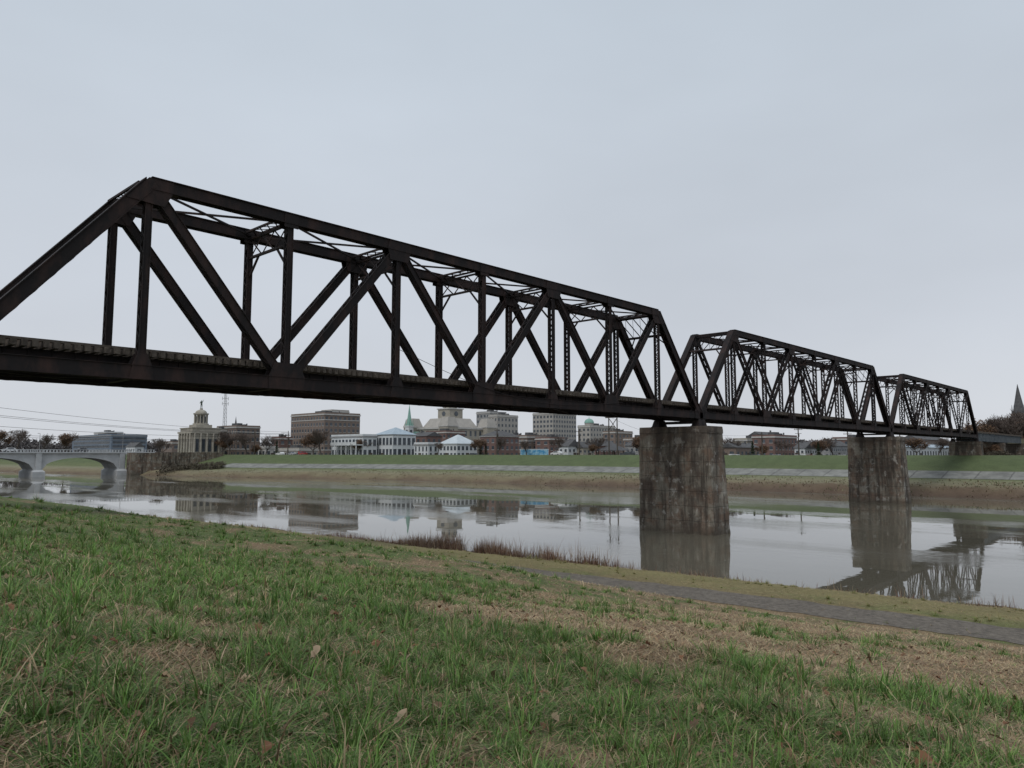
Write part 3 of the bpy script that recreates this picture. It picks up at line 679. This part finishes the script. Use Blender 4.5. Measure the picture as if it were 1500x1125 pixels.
# ------------------------------------------------------------------ cars
def car_mesh(name,body,van=False):
    m=MB(); pts=[(-2.2,.35),(-2.25,.8),(-1.9,1.0),(-1.1,1.05),(-.6,1.5),(1.2,1.5) if not van else (2.0,1.6),(1.8,1.05) if not van else (2.15,1.1),(2.2,.95),(2.2,.35)]
    n=len(pts); vs=[(a,-.85,b) for a,b in pts]+[(a,.85,b) for a,b in pts]
    m.add(vs,[tuple(range(n)),tuple(range(2*n-1,n-1,-1))]+[(i,i+n,(i+1)%n+n,(i+1)%n) for i in range(n)],0)
    for sg in(-1,1):
        m.add([(-.95,sg*.86,1.05),(1.3,sg*.86,1.05),(1.0,sg*.86,1.42),(-.55,sg*.86,1.42)],[(0,1,2,3)],1)
        for x in(-1.35,1.35): m.cyl((x,sg*.7,.33),(x,sg*.9,.33),.33,.33,14,2)
    m.add([(-1.08,-.7,1.1),(-1.08,.7,1.1),(-.66,.65,1.46),(-.66,-.65,1.46)],[(0,1,2,3)],1)
    me=m.obj(name,[body,M['glass'],M['roofdark']]); return me
paints=[mk('car_paint_white',(.55,.55,.55),(.6,.6,.6),rough=.3,spec=.5),mk('car_paint_dark',(.04,.045,.05),(.05,.05,.06),rough=.3,spec=.5),mk('car_paint_silver',(.30,.31,.33),(.35,.35,.37),rough=.3,spec=.5),mk('car_paint_red',(.25,.03,.03),(.28,.04,.04),rough=.3,spec=.5)]
for i,(tb,Y) in enumerate(((.30,228),(.325,228),(.355,230),(.383,232),(.40,236),(.44,232),(.185,224),(.20,226),(.222,228),(.155,222),(-.295,262),(-.31,266),(-.28,258),(.06,232),(-.05,250),(.47,230))):
    k=behind(tb,Y,198.5); Y*=k
    x,y=RF(tb*Y,Y); c=car_mesh('parked_car',paints[[0,1,2,0,3,0,1,2][i%8]],van=i%3==0)
    c.location=(x,y,z1(x,y)+.02); c.rotation_euler=(0,0,R(90+random.uniform(-6,6)+(180 if i%2 else 0)))
for i,x in enumerate((72,95)):
    c=car_mesh('car_on_bridge',paints[i]); c.location=(x,310,CAMZ+.72)
# ------------------------------------------------------------------ trees
M['bark']=mk('bark',(.06,.05,.045),(.10,.085,.075),scale=3)
M['twig']=mk('twigs',(.075,.058,.05),(.12,.095,.08),scale=3)
M['leafbrown']=mk('dry_leaves',(.11,.065,.042),(.17,.105,.06),scale=4)
M['ever']=mk('evergreen_foliage',(.025,.04,.022),(.05,.07,.035),scale=4)
def tree_data(seed,H,leafy=0):
    rd=random.Random(seed); m=MB()
    def br(p,d,L,r,lv):
        q=p; dd=d; segs=3 if lv<3 else 2
        for i in range(segs):
            dd=(dd+Vector((rd.uniform(-.16,.16),rd.uniform(-.16,.16),rd.uniform(-.02,.14)))).normalized()
            q2=q+dd*(L/segs); r2=max(.02,r*(1-.3*(i+1)/segs))
            m.cyl(q,q2,max(.02,r*(1-.3*i/segs)),r2,6 if lv<2 else 3,0 if lv<3 else 1,caps=False); q=q2
            if lv>0 and lv<6 and i<segs-1 and rd.random()<.8:
                sd=Vector((rd.uniform(-1,1),rd.uniform(-1,1),rd.uniform(0,.8))).normalized(); br(q,(dd*.5+sd).normalized(),L*.6,r2*.5,lv+1)
        if leafy and lv>=4:
            for _ in range(leafy):
                c=q+Vector((rd.gauss(0,.3),rd.gauss(0,.3),rd.gauss(0,.3))); a=Vector((rd.uniform(-1,1),rd.uniform(-1,1),rd.uniform(-1,1)))*.2; b=Vector((rd.uniform(-1,1),rd.uniform(-1,1),rd.uniform(-1,1)))*.2
                m.add([c-a,c+b,c+a],[(0,1,2)],2)
        if lv>=6: return
        for _ in range(3 if lv<4 else 2):
            sd=Vector((rd.uniform(-1,1),rd.uniform(-1,1),rd.uniform(-.1,.7))).normalized(); br(q,(dd*.75+sd*.75).normalized(),L*rd.uniform(.6,.8),r2*.66,lv+1)
    br(Vector((0,0,-.5)),Vector((0,0,1)),H*.26,H*.024,0)
    me=m.obj('t',[M['bark'],M['twig'],M['leafbrown']]); d=me.data; bpy.data.objects.remove(me)
    hmax=max(v.co.z for v in d.vertices); return (d,hmax)
TD=[tree_data(1,10),tree_data(2,10),tree_data(3,10,2),tree_data(5,10,1)]
def ever_data(seed):
    rd=random.Random(seed); m=MB(); m.cyl((0,0,-.5),(0,0,8),.2,.04,6)
    for i in range(2600):
        z=rd.uniform(.6,9); rr=(1-z/9.3)*2.3*math.sqrt(rd.random())*(.75+.3*math.sin(z*5)); a=rd.uniform(0,6.28); c=Vector((rr*math.cos(a),rr*math.sin(a),z-rr*.25))
        u=Vector((math.cos(a),math.sin(a),-.3))*.35; v=Vector((-math.sin(a),math.cos(a),rd.uniform(-.4,.4)))*.14
        m.add([c-v,c+u,c+v],[(0,1,2)],1)
    me=m.obj('t',[M['bark'],M['ever']]); d=me.data; bpy.data.objects.remove(me); return (d,9)
ED=ever_data(3)
def place(name,data,tb,Y,H,wide=1.0,qm=199):
    k0=behind(tb,Y,qm); Y*=k0; H*=k0
    x,y=RF(tb*Y,Y); o=bpy.data.objects.new(name,data[0]); scene.collection.objects.link(o)
    o.location=(x,y,z1(x,y)); k=H/data[1]; o.scale=(k*wide,k*wide,k); o.rotation_euler=(0,0,random.uniform(0,6.28))
bt=[(-.395,285,10),(-.38,292,10),(-.43,300,7),(-.355,300,10),(-.255,262,10),(-.265,270,9),(-.33,285,8),(-.475,330,8),(-.60,430,14),(-.63,440,13),(-.665,440,16),(-.69,450,16),(-.47,380,9),
 (-.10,255,5),(-.045,255,6),(.06,248,7),(.115,245,7),(.17,250,8),(.20,262,9),(.24,252,8),(.27,258,8),(.295,262,8),(.36,250,7),(.41,255,7),(.43,262,8),(.47,255,7),(.54,270,8),(.57,260,8),(.60,262,9),(-.20,300,8),(-.02,262,7),(.02,262,6),
 (.638,245,12),(.648,250,14),(.662,245,15),(.685,245,14),(.70,235,15),(.655,255,15),(.63,250,11),(.72,240,15),(.615,250,10),(.745,235,15),(.678,252,17),(.69,260,17),(.635,255,14),(.672,262,16)]
for i,(tb,Y,H) in enumerate(bt):
    place('bare_tree',TD[[0,1,3][i%3]],tb,Y,H,1.25)
for tb,Y,H in((-.345,330,6),(.108,243,4),(.335,248,5),(.675,240,8),(-.43,310,5),(.235,262,6),(.655,240,6),(.69,236,8),(-.388,280,7)): place('russet_tree',TD[2],tb,Y,H,1.3)
for tb,Y,H in((.612,182,3.6),(.630,186,4),(.648,186,4.2)): place('russet_tree',TD[2],tb,Y,H,1.3,190)
for tb,Y,H in((-.042,240,5.5),(-.035,242,4.5),(.188,250,5.5),(.322,245,6),(.41,252,6),(.52,262,7),(.195,252,6),(.668,238,7),(-.315,300,6)): place('evergreen_tree',ED,tb,Y,H)
def belt(name,tb0,tb1,Y,H,n,mat,dsd=8,sz=.9,pw=.9,onground=False):
    N=n; tb=rng.uniform(tb0,tb1,N); 
    hh=H*(.35+.85*fbm(tb*45*620/Y,tb*0+3,50)); z=rng.random(N)**pw*hh; dY=rng.normal(0,dsd,N)
    X=tb*Y; YY=Y+dY; x=X*SA+YY*CA; y=-X*CA+YY*SA
    zb=zsw(x,y) if onground else G0
    c=np.stack([x,y,zb+z],-1); a=rng.normal(0,sz,(N,3)); b=rng.normal(0,sz,(N,3)); co=np.stack([c-a,c+b,c+a],1).reshape(-1,3)
    np_mesh(name,co,np.arange(3*N),np.arange(N)*3,np.full(N,3),None,[mat],False)
M['far1']=mk('hazy_bare_woods',(.085,.078,.078),(.12,.11,.11),scale=.1)
M['brush']=mk('brush_thicket',(.05,.045,.033),(.11,.09,.065),scale=.7,detail=8)
belt('distant_tree_line',-1.1,-.44,620,15,26000,M['far1'])
belt('distant_tree_line',-.44,.3,650,11,20000,M['far1'])
belt('distant_tree_line',.2,1.1,520,12,26000,M['far1'])
belt('brush_thicket',.62,.80,235,4.2,14000,M['brush'],3,.22,.8,True)
belt('brush_thicket',.600,.68,182,2.2,5000,M['brush'],1.5,.16,.9,True)
belt('brush_thicket',-.47,-.385,283,2.6,3500,M['brush'],2,.22,.9,True)
# ------------------------------------------------------------------ grass
def blades(name,x,y,z,phi,lean,L,bw,c0,seg,mat):
    N=len(x); ts=np.linspace(0,1,seg+1); dx,dy=np.cos(phi),np.sin(phi); px,py=-dy,dx
    up=np.sqrt(np.clip(1-lean**2,.005,1))
    V=[];C=[]
    for k,t in enumerate(ts):
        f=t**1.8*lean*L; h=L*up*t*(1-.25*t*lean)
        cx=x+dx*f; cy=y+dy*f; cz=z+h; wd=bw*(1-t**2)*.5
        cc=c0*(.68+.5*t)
        if k<seg:
            V+= [np.stack([cx-px*wd,cy-py*wd,cz],-1),np.stack([cx+px*wd,cy+py*wd,cz],-1)]; C+=[cc,cc]
        else: V.append(np.stack([cx,cy,cz],-1)); C.append(cc)
    nv=2*seg+1; co=np.stack(V,1).reshape(-1,3); cl=np.stack(C,1).reshape(-1,3)
    pat=[]; tot=[]
    for k in range(seg-1): pat+=[2*k,2*k+1,2*k+3,2*k+2]; tot.append(4)
    pat+=[2*seg-2,2*seg-1,2*seg]; tot.append(3)
    loops=(np.array(pat)[None]+np.arange(N)[:,None]*nv).ravel(); totals=np.tile(tot,N); starts=np.concatenate([[0],np.cumsum(totals)[:-1]])
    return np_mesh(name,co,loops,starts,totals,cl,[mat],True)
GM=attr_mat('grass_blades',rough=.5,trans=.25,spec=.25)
HEAD=R(43)
def polar(N,r0,r1,p=1.0,span=46):
    r=r0+(r1-r0)*rng.random(N)**p; a=HEAD+R(span)*(rng.random(N)*2-1); return r*np.cos(a),r*np.sin(a)
GREEN=np.array([[.135,.255,.05],[.165,.30,.065],[.10,.205,.04],[.21,.32,.09],[.14,.235,.07]]); STRAW=np.array([[.50,.38,.22],[.58,.46,.29],[.36,.24,.14],[.40,.32,.18],[.26,.165,.10],[.43,.28,.16]])
def field(name,N,r0,r1,seg,bw,Ls,p=1.0,clump=.5):
    nc=int(N*clump); ncl=max(1,nc//52)
    cx,cy=polar(ncl*9,r0,r1,p); gk=green_amt(cx,cy); keep=rng.random(len(cx))<(.02+.98*gk**1.5); cx,cy=cx[keep][:ncl],cy[keep][:ncl]; ncl=len(cx)
    ci=rng.integers(0,ncl,nc); csz=rng.lognormal(-.12,.55,ncl).clip(.35,2.6); rad=np.abs(rng.normal(0,.075,nc))*csz[ci]; an=rng.uniform(0,2*np.pi,nc)
    x1=cx[ci]+rad*np.cos(an); y1=cy[ci]+rad*np.sin(an); ph1=an+rng.normal(0,.6,nc); le1=np.clip(.5+rad*4+rng.normal(0,.22,nc),.1,.98)
    L1=Ls*1.95*rng.uniform(.45,1.25,nc)*np.clip(csz[ci],.5,1.6)
    nu=N-nc; x2,y2=polar(nu,r0,r1,p); g2=green_amt(x2,y2); ph2=rng.uniform(0,2*np.pi,nu); dry=rng.random(nu)>(.06+.66*g2)
    le2=np.where(dry,rng.uniform(.88,.999,nu),rng.uniform(.4,.98,nu)); L2=Ls*np.where(dry,rng.uniform(.5,1.7,nu),rng.uniform(.35,.95,nu))
    x=np.concatenate([x1,x2]);y=np.concatenate([y1,y2]);ph=np.concatenate([ph1,ph2]);le=np.concatenate([le1,le2]);L=np.concatenate([L1,L2])
    drym=np.concatenate([rng.random(nc)<.09,dry])
    hue=np.concatenate([rng.uniform(.65,1.2,ncl)[ci],np.ones(nu)])[:,None]
    col=np.where(drym[:,None],STRAW[rng.integers(0,6,len(x))],GREEN[rng.integers(0,5,len(x))]*hue)*rng.uniform(.6,1.15,len(x))[:,None]
    big=fbm(x/3.5,y/3.5,33)[:,None]; col=col*(.72+.5*big)
    q=q_of(x,y); jg=(fbm(x/.7,y/.7,77)-.5)*1.4; on=(q+jg>25.5+rng.normal(0,.25,len(q)))&(q+jg<27.9+rng.normal(0,.25,len(q)))&(rng.random(len(q))>.03)
    ok=(q<40.5)&~on
    L=L*np.where(drym,1,1-.25*sstep(10,25,q))
    t=(sstep(22,32,q)*.65)[:,None]; col=col*(1-t)+np.array([.36,.29,.13])*rng.uniform(.6,1.1,len(x))[:,None]*t
    z=zq(q,y)-.01+np.where(drym,rng.uniform(0,.03,len(x)),0)
    s=ok; B=bw*rng.uniform(.5,1.35,len(x))
    return blades(name,x[s],y[s],z[s],ph[s],le[s],L[s],B[s],col[s],seg,GM)
grass=empty('grass')
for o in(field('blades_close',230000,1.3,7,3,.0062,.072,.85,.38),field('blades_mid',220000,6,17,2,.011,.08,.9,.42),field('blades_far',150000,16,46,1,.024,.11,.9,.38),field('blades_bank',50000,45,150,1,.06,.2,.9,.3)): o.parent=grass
def weeds():
    N=32000; w=np.concatenate([rng.normal(42,7.5,int(N*.6)),rng.uniform(-20,150,N-int(N*.6))]); q=rng.normal(39.4,1.4,N)
    cl=fbm(w/1.6,q/1.6,60); k=cl>np.where(np.abs(w-42)<16,.47,.60); w=w[k];q=q[k]; n=len(w); s=q+shift(q,w)
    L=rng.uniform(.25,1.45,n)*(.2+1.4*fbm(w/2.0,q/2.0,61))*np.where(np.abs(w-38)<10,1.15,.6)
    col=np.array([[.17,.09,.06],[.22,.14,.09],[.30,.23,.15],[.12,.065,.048]])[rng.integers(0,4,n)]
    blades('bank_weeds',s,w,zq(q,w)-.05,rng.uniform(0,6.28,n),rng.uniform(.05,.95,n),L,np.full(n,.03),col,3,GM)
weeds()
def farbrush():
    N=16000; w=rng.uniform(-150,330,N); q=rng.uniform(155.5,172,N)-(rng.random(N)**2)*4; q=np.clip(q,155.3,173); k=fbm(w/5,q/2,70)>.45; w=w[k];q=q[k];n=len(w)
    L=rng.uniform(.2,.7,n)*np.where(w>120,.6,1); col=np.array([[.14,.10,.065],[.19,.14,.09],[.24,.21,.12],[.13,.14,.07]])[rng.integers(0,4,n)]
    blades('far_bank_weeds',q+shift(q,w),w,zq(q,w)-.05,rng.uniform(0,6.28,n),rng.uniform(.1,.9,n),L,np.full(n,.25),col,1,GM)
farbrush()
def leaves():
    N=2800; x,y=polar(N,1.6,16,.75); z=zsw(x,y)+rng.uniform(.01,.05,N)
    out=[(0,-1),(.45,-.6),(.6,-.1),(.35,.1),(.5,.5),(.15,.6),(0,1),(-.15,.6),(-.5,.5),(-.35,.1),(-.6,-.1),(-.45,-.6)]
    V=[];C=[];loops=[];n=len(out)
    for i in range(N):
        sc=rng.uniform(.014,.036)*(1.4 if i%7==0 else 1); a=rng.uniform(0,6.28); curl=rng.uniform(.3,1.8); tx,ty=rng.normal(0,.4,2)
        c=np.array([[.22,.13,.075],[.15,.09,.06],[.30,.21,.13],[.22,.11,.06],[.36,.27,.18]])[rng.integers(0,5)]*rng.uniform(.55,1.05)
        for k,(u,v) in enumerate(out):
            h=curl*(u*u*1.2)+tx*u+ty*v
            V.append((x[i]+sc*(u*math.cos(a)-v*math.sin(a)),y[i]+sc*(u*math.sin(a)+v*math.cos(a)),z[i]+sc*h)); C.append(c)
        b=i*(n+1); V.append((x[i],y[i],z[i])); C.append(c*.7)
        for k in range(n): loops+=[b+k,b+(k+1)%n,b+n]
    T=N*n; np_mesh('fallen_leaves',np.array(V),np.array(loops),np.arange(T)*3,np.full(T,3),np.array(C),[attr_mat('leaf_litter',rough=.7,trans=.1)],True)
leaves()
# ------------------------------------------------------------------ sky, sun, camera
wd=bpy.data.worlds.new('World'); scene.world=wd; wd.use_nodes=True; nt=wd.node_tree; bg=nt.nodes['Background']
sky=nt.nodes.new('ShaderNodeTexSky'); sky.sky_type='NISHITA'; sky.sun_disc=False; sky.sun_elevation=R(52); sky.sun_rotation=R(257); sky.dust_density=4
tc=nt.nodes.new('ShaderNodeTexCoord'); sep=nt.nodes.new('ShaderNodeSeparateXYZ'); nt.links.new(tc.outputs['Generated'],sep.inputs[0])
rp=nt.nodes.new('ShaderNodeValToRGB'); nt.links.new(sep.outputs[2],rp.inputs[0])
els=rp.color_ramp.elements; els[0].position=0; els[0].color=(.67,.695,.735,1); els[1].position=.55; els[1].color=(.565,.635,.715,1)
e2=els.new(.15); e2.color=(.61,.648,.71,1)
mp=nt.nodes.new('ShaderNodeMapping'); mp.inputs['Scale'].default_value=(1,1,2.5); nt.links.new(tc.outputs['Generated'],mp.inputs[0])
ns=nt.nodes.new('ShaderNodeTexNoise'); ns.inputs['Scale'].default_value=1.6; ns.inputs['Detail'].default_value=4; nt.links.new(mp.outputs[0],ns.inputs['Vector'])
mr=nt.nodes.new('ShaderNodeMapRange'); mr.inputs[1].default_value=.3; mr.inputs[2].default_value=.7; mr.inputs[3].default_value=9.3; mr.inputs[4].default_value=10.5; nt.links.new(ns.outputs['Fac'],mr.inputs[0])
sc=nt.nodes.new('ShaderNodeVectorMath'); sc.operation='SCALE'; nt.links.new(rp.outputs[0],sc.inputs[0]); nt.links.new(mr.outputs[0],sc.inputs['Scale'])
mx=nt.nodes.new('ShaderNodeMixRGB'); mx.inputs[0].default_value=.95; nt.links.new(sky.outputs[0],mx.inputs[1]); nt.links.new(sc.outputs[0],mx.inputs[2])
nt.links.new(mx.outputs[0],bg.inputs['Color']); bg.inputs['Strength'].default_value=.1
sl=bpy.data.lights.new('sun','SUN'); sl.energy=1.4; sl.angle=R(30); sl.color=(1,.97,.93); so=bpy.data.objects.new('sun',sl); scene.collection.objects.link(so)
so.rotation_euler=(R(38),R(0),R(-77)); so.location=(0,0,80)
cam=bpy.data.cameras.new('camera'); co_=bpy.data.objects.new('camera',cam); scene.collection.objects.link(co_); scene.camera=co_
cam.sensor_width=36; cam.lens=26.16; cam.clip_end=20000; cam.clip_start=.05
co_.location=(0,0,CAMZ); co_.rotation_euler=(R(90+5.37),0,R(-47))
scene.view_settings.view_transform='Standard'; scene.view_settings.look='None'; scene.view_settings.exposure=0
